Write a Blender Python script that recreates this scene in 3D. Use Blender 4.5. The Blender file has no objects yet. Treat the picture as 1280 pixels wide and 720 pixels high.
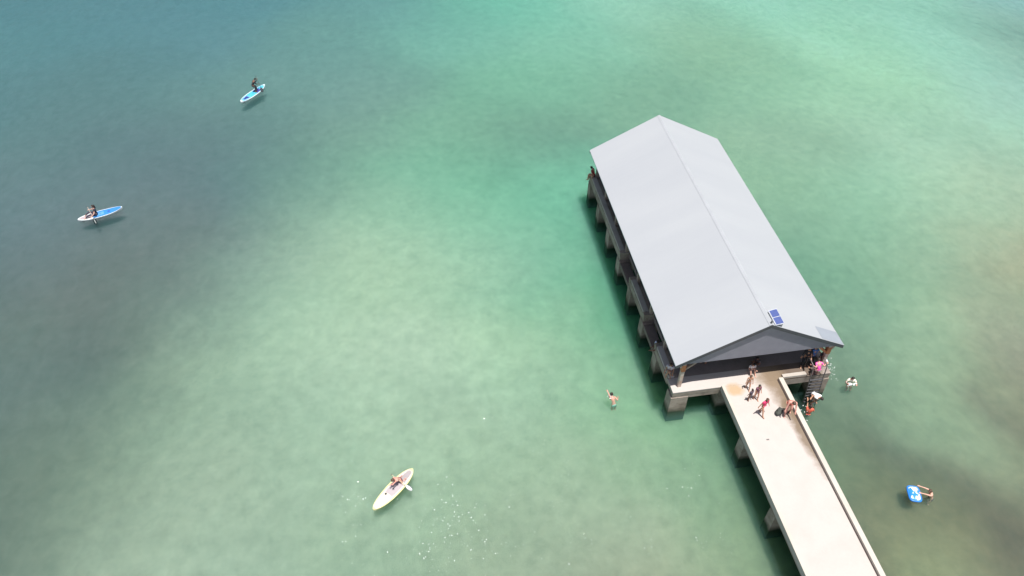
import bpy, bmesh, math, random
from mathutils import Vector, Matrix, noise

random.seed(11)
R = math.radians
SC = bpy.context.scene
COL = SC.collection

# ------------------------------------------------------------------ camera
F_PX = 956.25
PITCH, ROLL, YAW = 0.7838, 0.007, 0.1626
CAM = Vector((-18.4123, -25.2866, 37.21))
fwd = Vector((math.sin(YAW) * math.cos(PITCH), math.cos(YAW) * math.cos(PITCH), -math.sin(PITCH)))
rt = Vector((math.cos(YAW), -math.sin(YAW), 0))
up = rt.cross(fwd)
rt2 = rt * math.cos(ROLL) + up * math.sin(ROLL)
up2 = -rt * math.sin(ROLL) + up * math.cos(ROLL)
cam_data = bpy.data.cameras.new('camera')
cam = bpy.data.objects.new('camera', cam_data)
COL.objects.link(cam)
cam_data.sensor_width = 36
cam_data.lens = F_PX / 1280 * 36
cam_data.clip_end = 12000
m = Matrix((rt2, up2, -fwd)).transposed().to_4x4()
m.translation = CAM
cam.matrix_world = m
SC.camera = cam

# ------------------------------------------------------------------ sky, sun, exposure
SUNDIR = Vector((0.08, -0.17, 1.0)).normalized()
elev = math.asin(SUNDIR.z)
azim = math.atan2(SUNDIR.x, SUNDIR.y)          # from +Y towards +X
world = bpy.data.worlds.new('World')
SC.world = world
world.use_nodes = True
nt = world.node_tree
sky = nt.nodes.new('ShaderNodeTexSky')
sky.sky_type = 'NISHITA'
sky.sun_disc = False
sky.sun_elevation = elev
sky.sun_rotation = azim
sky.air_density = 1.0
sky.dust_density = 2.5
sky.ozone_density = 1.0
bg = nt.nodes['Background']
nt.links.new(sky.outputs[0], bg.inputs[0])
bg.inputs[1].default_value = 0.06
sun_d = bpy.data.lights.new('sun', 'SUN')
sun_d.energy = 4.2
sun_d.angle = R(0.6)
sun_d.color = (1.0, 0.965, 0.93)
sun = bpy.data.objects.new('sun', sun_d)
COL.objects.link(sun)
sun.rotation_euler = SUNDIR.to_track_quat('Z', 'Y').to_euler()
sun.location = (0, 0, 60)
SC.view_settings.view_transform = 'Standard'
SC.view_settings.look = 'None'
SC.view_settings.exposure = 0.55
SC.view_settings.gamma = 1
SC.view_settings.use_curve_mapping = False
SC.render.engine = 'CYCLES'
SC.cycles.max_bounces = 8

# ------------------------------------------------------------------ helpers
def lin(c):
    return tuple(((v / 255) / 12.92 if v / 255 <= 0.04045 else ((v / 255 + 0.055) / 1.055) ** 2.4) for v in c)

def mat(name, col, rough=0.6, metal=0.0, var=0.15, scale=3.0, bump=0.0, bscale=20.0, spec=0.5, col2=None, detail=4.0):
    """plain procedural material: a colour broken up by noise, with optional bump"""
    M = bpy.data.materials.new(name)
    M.use_nodes = True
    t = M.node_tree
    b = t.nodes['Principled BSDF']
    b.inputs['Roughness'].default_value = rough
    b.inputs['Metallic'].default_value = metal
    b.inputs['Specular IOR Level'].default_value = spec
    tc = t.nodes.new('ShaderNodeTexCoord')
    n = t.nodes.new('ShaderNodeTexNoise')
    n.inputs['Scale'].default_value = scale
    n.inputs['Detail'].default_value = detail
    t.links.new(tc.outputs['Object'], n.inputs['Vector'])
    cr = t.nodes.new('ShaderNodeValToRGB')
    c2 = col2 if col2 else tuple(min(1, v * (1 + var)) for v in col)
    c1 = col if col2 else tuple(v * (1 - var) for v in col)
    cr.color_ramp.elements[0].position = 0.32
    cr.color_ramp.elements[1].position = 0.68
    cr.color_ramp.elements[0].color = (*c1, 1)
    cr.color_ramp.elements[1].color = (*c2, 1)
    t.links.new(n.outputs[0], cr.inputs[0])
    t.links.new(cr.outputs[0], b.inputs['Base Color'])
    if bump:
        n2 = t.nodes.new('ShaderNodeTexNoise')
        n2.inputs['Scale'].default_value = bscale
        n2.inputs['Detail'].default_value = 5
        t.links.new(tc.outputs['Object'], n2.inputs['Vector'])
        bp = t.nodes.new('ShaderNodeBump')
        bp.inputs['Strength'].default_value = bump
        bp.inputs['Distance'].default_value = 0.02
        t.links.new(n2.outputs[0], bp.inputs['Height'])
        t.links.new(bp.outputs[0], b.inputs['Normal'])
    return M

def link(name, me, material=None, parent=None, loc=None):
    o = bpy.data.objects.new(name, me)
    COL.objects.link(o)
    if material is not None and me is not None:
        me.materials.clear()
        me.materials.append(material)
    if parent is not None:
        o.parent = parent
    if loc is not None:
        o.location = loc
    return o

def build(name, bm, material, parent=None, smooth=False, bevel=0.0, loc=None):
    me = bpy.data.meshes.new(name)
    if bevel:
        es = [e for e in bm.edges if len(e.link_faces) == 2 and e.calc_face_angle(0) > 0.6]
        bmesh.ops.bevel(bm, geom=es, offset=bevel, segments=2, profile=0.7, affect='EDGES')
    bmesh.ops.recalc_face_normals(bm, faces=bm.faces)
    bm.to_mesh(me)
    bm.free()
    if smooth:
        for p in me.polygons:
            p.use_smooth = True
    return link(name, me, material, parent, loc)

def thing(name, label, cat, loc=(0, 0, 0), rz=0.0, group=None):
    o = bpy.data.objects.new(name, None)
    COL.objects.link(o)
    o.empty_display_size = 0.3
    o.location = loc
    o.rotation_euler = (0, 0, rz)
    tag(o, label, cat, group)
    return o

def tag(o, label, cat, group=None):
    o['label'] = label
    o['category'] = cat
    if group:
        o['group'] = group
    return o

def box(bm, x0, x1, y0, y1, z0, z1, inset_bottom=0.0):
    i = inset_bottom
    v = [bm.verts.new(p) for p in ((x0 + i, y0 + i, z0), (x1 - i, y0 + i, z0), (x1 - i, y1 - i, z0), (x0 + i, y1 - i, z0),
                                   (x0, y0, z1), (x1, y0, z1), (x1, y1, z1), (x0, y1, z1))]
    for f in ((0, 3, 2, 1), (4, 5, 6, 7), (0, 1, 5, 4), (1, 2, 6, 5), (2, 3, 7, 6), (3, 0, 4, 7)):
        bm.faces.new([v[k] for k in f])

def boxed(*a, **k):
    bm = bmesh.new()
    box(bm, *a, **k)
    return bm

def beam(bm, p, q, w, h, upv=(0, 0, 1)):
    """rectangular bar from p to q"""
    p, q = Vector(p), Vector(q)
    d = (q - p).normalized()
    s = d.cross(Vector(upv))
    if s.length < 1e-3:
        s = d.cross(Vector((1, 0, 0)))
    s.normalize()
    u = s.cross(d).normalized()
    vs = []
    for c in (p, q):
        for a, b in ((-1, -1), (1, -1), (1, 1), (-1, 1)):
            vs.append(bm.verts.new(c + s * a * w / 2 + u * b * h / 2))
    for f in ((0, 1, 2, 3), (7, 6, 5, 4), (0, 4, 5, 1), (1, 5, 6, 2), (2, 6, 7, 3), (3, 7, 4, 0)):
        bm.faces.new([vs[k] for k in f])

def tube(bm, pts, r, n=8, r2=None):
    """round tube through points, closed ends"""
    pts = [Vector(p) for p in pts]
    rings = []
    for i, p in enumerate(pts):
        d = (pts[min(i + 1, len(pts) - 1)] - pts[max(i - 1, 0)]).normalized()
        s = d.cross(Vector((0, 0, 1)))
        if s.length < 1e-3:
            s = d.cross(Vector((1, 0, 0)))
        s.normalize()
        u = s.cross(d)
        rr = r if r2 is None else r + (r2 - r) * i / (len(pts) - 1)
        rings.append([bm.verts.new(p + (s * math.cos(2 * math.pi * k / n) + u * math.sin(2 * math.pi * k / n)) * rr) for k in range(n)])
    for a, b in zip(rings, rings[1:]):
        for k in range(n):
            bm.faces.new((a[k], a[(k + 1) % n], b[(k + 1) % n], b[k]))
    bm.faces.new(rings[0])
    bm.faces.new(rings[-1][::-1])

def ball(bm, c, r, sc=(1, 1, 1), sub=2):
    g = bmesh.ops.create_icosphere(bm, subdivisions=sub, radius=r)
    for v in g['verts']:
        v.co = Vector((v.co.x * sc[0], v.co.y * sc[1], v.co.z * sc[2])) + Vector(c)
    return g['verts']

# ------------------------------------------------------------------ water
# colour of the turbid bay water by place (sand, weed, deeper water, cloud shade put into the colour): world x, y, rgb
WATER_PTS = [(-62.0, 66.6, 0.1754, 0.2241, 0.3448), (-47.8, 64.5, 0.1876, 0.23, 0.3477), (-33.6, 62.4, 0.1844, 0.2624, 0.3827), (-19.3, 60.2, 0.2874, 0.3689, 0.4193), (-5.0, 58.1, 0.405, 0.6918, 0.5672), (9.4, 56.0, 0.7648, 0.7956, 0.6837), (23.9, 53.9, 0.8232, 0.9, 0.7594), (38.4, 51.7, 0.9, 0.9, 0.7696), (52.9, 49.6, 0.9, 0.7802, 0.9), (-54.2, 55.8, 0.2073, 0.262, 0.3617), (-38.6, 53.5, 0.2159, 0.2573, 0.3588), (-26.3, 51.7, 0.3109, 0.3605, 0.3812), (-13.1, 49.7, 0.4008, 0.5465, 0.4832), (-1.5, 48.0, 0.5046, 0.6315, 0.5013), (13.5, 45.8, 0.6229, 0.6112, 0.437), (30.1, 43.3, 0.9, 0.8966, 0.699), (40.2, 41.8, 0.9, 0.9, 0.8021), (46.9, 40.8, 0.5977, 0.4462, 0.4149), (-55.7, 44.9, 0.2005, 0.2109, 0.2832), (-45.3, 43.4, 0.2005, 0.2051, 0.2619), (-36.3, 42.0, 0.2835, 0.2949, 0.3262), (-26.8, 40.6, 0.3339, 0.3545, 0.3781), (-20.1, 39.6, 0.3294, 0.3485, 0.3287), (-8.2, 37.8, 0.4108, 0.5614, 0.4134), (3.8, 36.0, 0.4391, 0.4776, 0.3579), (15.8, 34.2, 0.5874, 0.6138, 0.4532), (27.8, 32.4, 0.8704, 0.8313, 0.6138), (39.9, 30.5, 0.9, 0.7677, 0.7272), (-49.1, 36.0, 0.2202, 0.2104, 0.2574), (-39.6, 34.5, 0.2076, 0.1512, 0.2098), (-31.4, 33.3, 0.2181, 0.2101, 0.2401), (-23.2, 32.1, 0.373, 0.358, 0.3248), (-14.9, 30.8, 0.4052, 0.5081, 0.3754), (-8.1, 29.8, 0.265, 0.2697, 0.2274), (16.1, 26.1, 0.5849, 0.5297, 0.4044), (25.8, 24.6, 0.7712, 0.6927, 0.5695), (33.5, 23.5, 0.9, 0.775, 0.6365), (-51.1, 29.5, 0.2467, 0.1868, 0.2435), (-39.1, 27.6, 0.2684, 0.1964, 0.2456), (-30.9, 26.4, 0.1644, 0.153, 0.225), (-25.8, 25.6, 0.3681, 0.4398, 0.3408), (-19.4, 24.6, 0.3592, 0.5389, 0.4003), (-11.8, 23.5, 0.2798, 0.5081, 0.3522), (-5.4, 22.5, 0.3439, 0.6086, 0.449), (10.6, 20.1, 0.5432, 0.5539, 0.395), (17.7, 19.0, 0.5643, 0.6195, 0.4812), (24.1, 18.0, 0.9, 0.8152, 0.6266), (30.6, 17.0, 0.9, 0.5834, 0.4434), (-45.8, 22.8, 0.2249, 0.1622, 0.2119), (-37.5, 21.5, 0.272, 0.1853, 0.1953), (-31.6, 20.6, 0.2503, 0.1738, 0.2046), (-25.7, 19.7, 0.6599, 0.5623, 0.4604), (-19.7, 18.8, 0.7574, 0.6566, 0.5213), (-12.6, 17.7, 0.5662, 0.6335, 0.501), (-6.7, 16.8, 0.2038, 0.4156, 0.2977), (10.7, 14.1, 0.406, 0.4359, 0.3392), (16.1, 13.3, 0.4972, 0.5438, 0.391), (21.5, 12.5, 0.668, 0.5255, 0.4031), (26.6, 11.7, 0.8235, 0.3902, 0.2614), (-47.8, 17.9, 0.2174, 0.1458, 0.1447), (-38.9, 16.6, 0.2122, 0.1086, 0.124), (-33.4, 15.7, 0.3632, 0.3503, 0.3141), (-28.9, 15.0, 0.5455, 0.5464, 0.439), (-23.4, 14.2, 0.628, 0.5981, 0.4414), (-16.7, 13.1, 0.5752, 0.5726, 0.4205), (-11.1, 12.3, 0.4482, 0.5058, 0.4164), (-6.4, 11.5, 0.0421, 0.4591, 0.2332), (10.7, 8.9, 0.246, 0.372, 0.2503), (15.2, 8.2, 0.4637, 0.435, 0.3253), (23.7, 6.9, 0.6247, 0.4327, 0.3083), (-42.2, 12.5, 0.2745, 0.2148, 0.2043), (-35.4, 11.5, 0.0995, 0.0224, 0.0492), (-30.7, 10.7, 0.8586, 0.7902, 0.6141), (-25.5, 9.9, 0.7182, 0.6146, 0.5063), (-19.2, 9.0, 0.8061, 0.6908, 0.5913), (-12.9, 8.0, 0.8202, 0.7493, 0.5483), (-7.7, 7.2, 0.247, 0.391, 0.2567), (10.8, 4.3, 0.4032, 0.4021, 0.3293), (16.6, 3.4, 0.8156, 0.7502, 0.5193), (20.5, 2.8, 0.5974, 0.3537, 0.2772), (-45.1, 8.9, 0.1665, 0.1292, 0.1396), (-38.7, 7.9, 0.1582, 0.1211, 0.1315), (-33.8, 7.2, 0.3785, 0.3469, 0.2668), (-28.4, 6.3, 0.5388, 0.5123, 0.4288), (-21.5, 5.3, 0.5715, 0.5457, 0.4361), (-14.6, 4.2, 0.6336, 0.6451, 0.5116), (-9.6, 3.4, 0.4849, 0.5259, 0.3799), (9.3, 0.5, 0.3236, 0.2801, 0.2082), (11.8, 0.1, 0.6948, 0.6635, 0.4428), (14.3, -0.3, 0.7223, 0.4429, 0.3327), (18.3, -0.9, 0.4723, 0.1817, 0.1925), (7.4, -1.1, 0.1215, 0.1803, 0.1477), (11.3, -1.7, 0.5381, 0.613, 0.4245), (13.9, -2.1, 0.0448, 0.005, 0.005), (15.7, -2.4, 0.5335, 0.3701, 0.2215), (-44.0, 5.1, 0.2683, 0.2123, 0.2063), (-38.4, 4.3, 0.2789, 0.2397, 0.2105), (-32.8, 3.4, 0.4835, 0.4505, 0.3583), (-25.4, 2.2, 0.6863, 0.6321, 0.4984), (-17.9, 1.1, 0.5211, 0.4638, 0.3818), (-11.3, 0.0, 0.5738, 0.5519, 0.4291), (-6.6, -0.7, 0.3751, 0.5427, 0.3113), (5.2, -2.5, 0.3068, 0.2908, 0.1808), (8.5, -3.0, 0.1369, 0.005, 0.005), (12.2, -3.6, 0.8786, 0.7618, 0.5629), (15.6, -4.1, 0.323, 0.1398, 0.0716), (-43.0, 1.7, 0.2044, 0.1605, 0.118), (-38.2, 1.0, 0.432, 0.3685, 0.2719), (-32.4, 0.1, 0.6427, 0.5474, 0.4508), (-26.2, -0.9, 0.4751, 0.4523, 0.3725), (-19.1, -2.0, 0.6877, 0.6635, 0.5091), (-12.8, -3.0, 0.5678, 0.5316, 0.3973), (-7.5, -3.8, 0.6065, 0.4711, 0.3798), (-3.5, -4.4, 0.1249, 0.2575, 0.1603), (5.0, -5.8, 0.3107, 0.3089, 0.1906), (6.8, -6.0, 0.2079, 0.1038, 0.0291), (10.2, -6.6, 0.0807, 0.005, 0.005), (12.2, -6.9, 0.6822, 0.6358, 0.4055), (14.0, -7.2, 0.3259, 0.092, 0.083), (-42.1, -1.3, 0.2348, 0.1837, 0.1732), (-37.1, -2.1, 0.3678, 0.3249, 0.2767), (-30.3, -3.2, 0.562, 0.499, 0.4093), (-24.4, -4.1, 0.6221, 0.572, 0.4453), (-18.5, -5.0, 0.4792, 0.4477, 0.3421), (-11.7, -6.1, 0.5619, 0.5086, 0.4088), (-5.7, -7.0, 0.6688, 0.5671, 0.4323), (-2.8, -7.5, 0.1573, 0.293, 0.0831), (4.5, -8.6, 0.2598, 0.213, 0.1551), (7.9, -9.2, 0.4096, 0.2174, 0.1044), (10.2, -9.5, 0.1011, 0.005, 0.005), (12.2, -9.8, 0.4215, 0.2232, 0.1478), (-41.3, -4.1, 0.2035, 0.1701, 0.1332), (-36.1, -5.0, 0.639, 0.5439, 0.4421), (-29.2, -6.0, 0.5183, 0.4822, 0.4044), (-22.8, -7.1, 0.4366, 0.4173, 0.3291), (-16.3, -8.1, 0.5416, 0.4577, 0.3566), (-9.8, -9.1, 0.4941, 0.3649, 0.2749), (-4.2, -10.0, 0.4665, 0.3892, 0.2803), (4.0, -11.2, 0.2108, 0.0729, 0.0444), (7.2, -11.8, 0.6417, 0.5751, 0.3318), (10.5, -12.3, 0.2192, 0.0963, 0.0822)]

def water_colour(x, y):
    wx = x + 2.6 * noise.noise(Vector((x * 0.09, y * 0.09, 3.1))) + 1.0 * noise.noise(Vector((x * 0.3, y * 0.3, 9.1)))
    wy = y + 2.6 * noise.noise(Vector((x * 0.09, y * 0.09, 7.7))) + 1.0 * noise.noise(Vector((x * 0.3, y * 0.3, 1.4)))
    s = [0, 0, 0]
    W = 0
    near = min((wx - p[0]) ** 2 + (wy - p[1]) ** 2 for p in WATER_LIN)
    for px, py, c in WATER_LIN:
        d2 = (wx - px) ** 2 + (wy - py) ** 2 - near
        sig = 2.3 + 0.045 * max(0, py + 10) 
        w = math.exp(-d2 / (2 * sig * sig))
        W += w
        for k in range(3):
            s[k] += w * c[k]
    n = noise.noise(Vector((x * 0.12, y * 0.05, 5.0))) * 0.05 + noise.noise(Vector((x * 0.5, y * 0.3, 2.0))) * 0.022 + noise.noise(Vector((x * 1.3, y * 0.9, 4.0))) * 0.012
    # current streaks running away to the right, and mottled weed
    q = noise.noise(Vector(((x + 0.9 * y) * 0.16, (y - 0.9 * x) * 0.035, 8.0))) * (0.15 if x > 4 else 0.06)
    q += 0.05 * noise.noise(Vector((x * 0.8, y * 0.8, 2.5))) + 0.04 * noise.noise(Vector((x * 2.1, y * 1.6, 6.5)))
    # two drifts of dark weed to the right of the walkway
    d = 0.0
    for (ax, ay, bx, by, wd, st) in ((7.6, -3.6, 10.2, -6.3, 1.0, 0.30), (10.2, -6.3, 11.1, -11.0, 1.2, 0.30), (13.8, -0.9, 15.7, -4.6, 0.7, 0.28)):
        ux, uy = bx - ax, by - ay
        t = max(0, min(1, ((wx - ax) * ux + (wy - ay) * uy) / (ux * ux + uy * uy)))
        dd = math.hypot(wx - ax - t * ux, wy - ay - t * uy)
        d = max(d, st * math.exp(-(dd / wd) ** 2))
    return [max(0.003, s[k] / W * (1 + n + q * (1.0, 0.8, 0.8)[k]) * (1 - d * (0.7, 1.0, 0.9)[k])) for k in range(3)]

WATER_LIN = [(a, b, (r, g, bb)) for a, b, r, g, bb in WATER_PTS]

def axis(lo, hi, step):
    a = [lo + i * step for i in range(int((hi - lo) / step) + 1)]
    s, x = step, a[-1]
    while x < 5200:
        s *= 1.5
        x += s
        a.append(x)
    s, x = step, a[0]
    while x > -5200:
        s *= 1.5
        x -= s
        a.insert(0, x)
    return a

VOL_DENS, VOL_COL = 0.19, (0.5, 0.98, 0.98)
BED = -0.9
SSS_SCALE = 4.0   # light spreads sideways in the cloudy water over the sand
def make_seabed():
    xs, ys = axis(-70, 60, 0.8), axis(-20, 74, 0.8)
    bm = bmesh.new()
    lay = bm.verts.layers.float_color.new('bed_colour')
    grid = []
    for x in xs:
        row = []
        for y in ys:
            v = bm.verts.new((x, y, BED))
            v[lay] = (*water_colour(max(-74, min(64, x)), max(-24, min(79, y))), 1)
            row.append(v)
        grid.append(row)
    for i in range(len(xs) - 1):
        for j in range(len(ys) - 1):
            bm.faces.new((grid[i][j], grid[i + 1][j], grid[i + 1][j + 1], grid[i][j + 1]))
    x0, x1, y0, y1 = 0, len(xs) - 1, 0, len(ys) - 1
    ring = [grid[i][0] for i in range(len(xs))] + [grid[-1][j] for j in range(1, len(ys))] + \
           [grid[i][-1] for i in range(len(xs) - 2, -1, -1)] + [grid[0][j] for j in range(len(ys) - 2, 0, -1)]
    low = []
    for v in ring:
        w = bm.verts.new((v.co.x, v.co.y, BED - 6))
        w[lay] = v[lay]
        low.append(w)
    for k in range(len(ring)):
        bm.faces.new((ring[k], low[k], low[(k + 1) % len(ring)], ring[(k + 1) % len(ring)]))
    bm.faces.new(low)
    M = bpy.data.materials.new('sand_weed_bed_with_shade')
    M.use_nodes = True
    t = M.node_tree
    b = t.nodes['Principled BSDF']
    b.inputs['Roughness'].default_value = 1.0
    b.inputs['Specular IOR Level'].default_value = 0.0
    b.subsurface_method = 'RANDOM_WALK'
    b.inputs['Subsurface Weight'].default_value = 1.0
    b.inputs['Subsurface Radius'].default_value = (0.8, 0.9, 0.85)
    b.inputs['Subsurface Scale'].default_value = SSS_SCALE
    b.inputs['Subsurface Anisotropy'].default_value = 0.0
    at = t.nodes.new('ShaderNodeAttribute')
    at.attribute_name = 'bed_colour'
    tc = t.nodes.new('ShaderNodeTexCoord')
    n = t.nodes.new('ShaderNodeTexNoise')
    n.inputs['Scale'].default_value = 1.1
    n.inputs['Detail'].default_value = 6
    n.inputs['Roughness'].default_value = 0.65
    t.links.new(tc.outputs['Object'], n.inputs['Vector'])
    r = t.nodes.new('ShaderNodeMapRange')
    r.inputs[1].default_value = 0.3; r.inputs[2].default_value = 0.7
    r.inputs[3].default_value = 0.86; r.inputs[4].default_value = 1.14
    t.links.new(n.outputs[0], r.inputs[0])
    mx = t.nodes.new('ShaderNodeVectorMath')
    mx.operation = 'SCALE'
    t.links.new(at.outputs['Color'], mx.inputs[0])
    t.links.new(r.outputs[0], mx.inputs['Scale'])
    t.links.new(mx.outputs[0], b.inputs['Base Color'])
    o = build('seabed', bm, M)
    o['kind'] = 'structure'

def make_water():
    M = bpy.data.materials.new('turbid_sea_water')
    M.use_nodes = True
    t = M.node_tree
    N, L = t.nodes, t.links
    N.remove(N['Principled BSDF'])
    out = N['Material Output']
    tc = N.new('ShaderNodeTexCoord')
    def nz(scale, detail, rough=0.5, stretch=(1, 1, 1), dist=0.0):
        mp = N.new('ShaderNodeMapping')
        mp.inputs['Scale'].default_value = stretch
        mp.inputs['Rotation'].default_value = (0, 0, R(25))
        L.new(tc.outputs['Object'], mp.inputs['Vector'])
        n = N.new('ShaderNodeTexNoise')
        n.inputs['Scale'].default_value = scale
        n.inputs['Detail'].default_value = detail
        n.inputs['Roughness'].default_value = rough
        n.inputs['Distortion'].default_value = dist
        L.new(mp.outputs[0], n.inputs['Vector'])
        return n.outputs[0]
    def bump(h, dist, prev=None):
        bp = N.new('ShaderNodeBump')
        bp.inputs['Strength'].default_value = 1.0
        bp.inputs['Distance'].default_value = dist
        L.new(h, bp.inputs['Height'])
        if prev is not None:
            L.new(prev, bp.inputs['Normal'])
        return bp.outputs[0]
    a = bump(nz(0.35, 3, 0.55, (1, 0.6, 1), 0.4), W1)
    a = bump(nz(1.6, 3, 0.55, (1, 0.7, 1), 0.6), W2, a)
    a = bump(nz(6.0, 2, 0.5, (1, 0.8, 1), 0.3), W3, a)
    fr = N.new('ShaderNodeFresnel')
    fr.inputs['IOR'].default_value = 1.33
    L.new(a, fr.inputs['Normal'])
    tr = N.new('ShaderNodeBsdfTransparent')
    tint = N.new('ShaderNodeValToRGB')      # fine wavelet grain put into the surface tint
    tint.color_ramp.elements[0].position = 0.34
    tint.color_ramp.elements[1].position = 0.66
    tint.color_ramp.elements[0].color = (0.945, 0.95, 0.95, 1)
    tint.color_ramp.elements[1].color = (1, 1, 1, 1)
    L.new(nz(1.1, 7, 0.62, (1, 0.6, 1), 0.8), tint.inputs[0])
    L.new(tint.outputs[0], tr.inputs['Color'])
    gl = N.new('ShaderNodeBsdfGlossy')
    gl.inputs['Roughness'].default_value = 0.05
    L.new(a, gl.inputs['Normal'])
    mx = N.new('ShaderNodeMixShader')
    L.new(fr.outputs[0], mx.inputs[0])
    L.new(tr.outputs[0], mx.inputs[1])
    L.new(gl.outputs[0], mx.inputs[2])
    L.new(mx.outputs[0], out.inputs['Surface'])
    vs = N.new('ShaderNodeVolumeScatter')
    vs.inputs['Color'].default_value = (*VOL_COL, 1)
    vs.inputs['Density'].default_value = VOL_DENS
    vs.inputs['Anisotropy'].default_value = 0.0
    va = N.new('ShaderNodeVolumeAbsorption')
    va.inputs['Color'].default_value = (0.3, 0.62, 0.56, 1)
    va.inputs['Density'].default_value = 0.75
    ad = N.new('ShaderNodeAddShader')
    L.new(vs.outputs[0], ad.inputs[0])
    L.new(va.outputs[0], ad.inputs[1])
    L.new(ad.outputs[0], out.inputs['Volume'])
    o = build('water', boxed(-5300, 5300, -5300, 5300, BED - 8, 0), M)
    o['kind'] = 'structure'

W1, W2, W3 = 0.19, 0.08, 0.04
SC.cycles.volume_bounces = 1
make_seabed()
make_water()

# ------------------------------------------------------------------ pier materials
D = 1.84                 # deck level
def concrete(name, col, dark, stains=None, wear=1.0, algae=False):
    """weathered concrete; stains = list of (x, y, rx, ry, colour, strength) in world metres"""
    M = bpy.data.materials.new(name)
    M.use_nodes = True
    t = M.node_tree
    N, L = t.nodes, t.links
    b = N['Principled BSDF']
    b.inputs['Roughness'].default_value = 0.85
    b.inputs['Specular IOR Level'].default_value = 0.25
    tc = N.new('ShaderNodeTexCoord')
    def noi(scale, det=6, ro=0.6):
        n = N.new('ShaderNodeTexNoise')
        n.inputs['Scale'].default_value = scale
        n.inputs['Detail'].default_value = det
        n.inputs['Roughness'].default_value = ro
        L.new(tc.outputs['Object'], n.inputs['Vector'])
        return n.outputs[0]
    def mixc(f, a, c):
        mx = N.new('ShaderNodeMix')
        mx.data_type = 'RGBA'
        if isinstance(f, float): mx.inputs[0].default_value = f
        else: L.new(f, mx.inputs[0])
        if isinstance(a, tuple): mx.inputs[6].default_value = (*a, 1)
        else: L.new(a, mx.inputs[6])
        if isinstance(c, tuple): mx.inputs[7].default_value = (*c, 1)
        else: L.new(c, mx.inputs[7])
        return mx.outputs[2]
    def rng(v, a, c, lo=0.0, hi=1.0):
        r = N.new('ShaderNodeMapRange')
        L.new(v, r.inputs[0])
        r.inputs[1].default_value = a; r.inputs[2].default_value = c
        r.inputs[3].default_value = lo; r.inputs[4].default_value = hi
        r.clamp = True
        return r.outputs[0]
    c = mixc(rng(noi(0.9), 0.42, 0.68, 0, 0.55 * wear), col, dark)
    c = mixc(rng(noi(7), 0.5, 0.75, 0, 0.35 * wear), c, dark)
    if stains:
        n1 = noi(1.7, 5, 0.65)
        sep = N.new('ShaderNodeSeparateXYZ')
        L.new(tc.outputs['Object'], sep.inputs[0])
        def mth(op, a, b2):
            q = N.new('ShaderNodeMath')
            q.operation = op
            for i, v in enumerate((a, b2)):
                if isinstance(v, (int, float)): q.inputs[i].default_value = v
                else: L.new(v, q.inputs[i])
            return q.outputs[0]
        for sx, sy, rx, ry, scol, st in stains:
            dx = mth('DIVIDE', mth('SUBTRACT', sep.outputs[0], sx), rx)
            dy = mth('DIVIDE', mth('SUBTRACT', sep.outputs[1], sy), ry)
            d = mth('ADD', mth('MULTIPLY', dx, dx), mth('MULTIPLY', dy, dy))
            d = mth('ADD', d, mth('MULTIPLY', mth('SUBTRACT', n1, 0.5), 2.0))
            c = mixc(rng(d, 1.6, 0.35, 0, st), c, scol)
    if algae:
        sz = N.new('ShaderNodeSeparateXYZ')
        L.new(tc.outputs['Object'], sz.inputs[0])
        ad = N.new('ShaderNodeMath')
        ad.operation = 'MULTIPLY_ADD'
        L.new(noi(2.5), ad.inputs[0]); ad.inputs[1].default_value = -0.5
        L.new(sz.outputs[2], ad.inputs[2])
        c = mixc(rng(ad.outputs[0], 0.16, -0.06, 0, 0.7), c, (0.12, 0.10, 0.075))
        c = mixc(rng(ad.outputs[0], -0.10, -0.30, 0, 1), c, (0.055, 0.075, 0.05))
    L.new(c, b.inputs['Base Color'])
    bp = N.new('ShaderNodeBump')
    bp.inputs['Strength'].default_value = 0.5
    bp.inputs['Distance'].default_value = 0.02
    L.new(noi(9, 8, 0.7), bp.inputs['Height'])
    L.new(bp.outputs[0], b.inputs['Normal'])
    return M

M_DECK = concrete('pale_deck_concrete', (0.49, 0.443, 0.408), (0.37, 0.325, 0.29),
                  [(1.62, -0.7, 0.85, 2.8, (0.20, 0.145, 0.095), 0.85), (1.55, -3.4, 0.50, 2.9, (0.17, 0.125, 0.08), 0.85),
                   (3.0, 0.45, 2.1, 1.1, (0.115, 0.082, 0.058), 0.92), (-1.2, -0.45, 0.5, 0.42, (0.42, 0.27, 0.12), 0.7),
                   (1.1, 0.25, 1.0, 0.9, (0.24, 0.18, 0.12), 0.7), (-0.1, -1.4, 0.5, 0.8, (0.50, 0.42, 0.38), 0.45)], 0.35)
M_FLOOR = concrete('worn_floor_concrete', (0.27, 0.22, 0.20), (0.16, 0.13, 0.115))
M_PILE = concrete('grey_pile_concrete', (0.38, 0.315, 0.265), (0.14, 0.105, 0.08), None, 1.4, True)
M_KERB = concrete('kerb_concrete', (0.46, 0.42, 0.37), (0.30, 0.26, 0.22))
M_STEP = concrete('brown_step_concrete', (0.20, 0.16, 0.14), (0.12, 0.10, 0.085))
M_STEEL = mat('galvanised_steel', (0.36, 0.36, 0.35), 0.5, 0.5, 0.2, 6)
M_POST = mat('weathered_post_wood', (0.34, 0.27, 0.22), 0.8, 0, 0.2, 6, 0.4, 30)
M_BEAMW = mat('dark_roof_timber', (0.10, 0.075, 0.06), 0.8, 0, 0.25, 5, 0.4, 25)
M_RUST = mat('orange_timber_bracket', (0.50, 0.20, 0.09), 0.75, 0, 0.25, 5, 0.4, 25)
M_FRONTPOST = mat('stained_front_post', (0.50, 0.33, 0.24), 0.75, 0, 0.2, 4, 0.4, 25, col2=(0.58, 0.50, 0.44))
M_GABLE = mat('grey_gable_boards', (0.235, 0.235, 0.275), 0.6, 0, 0.06, 2)

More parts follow.
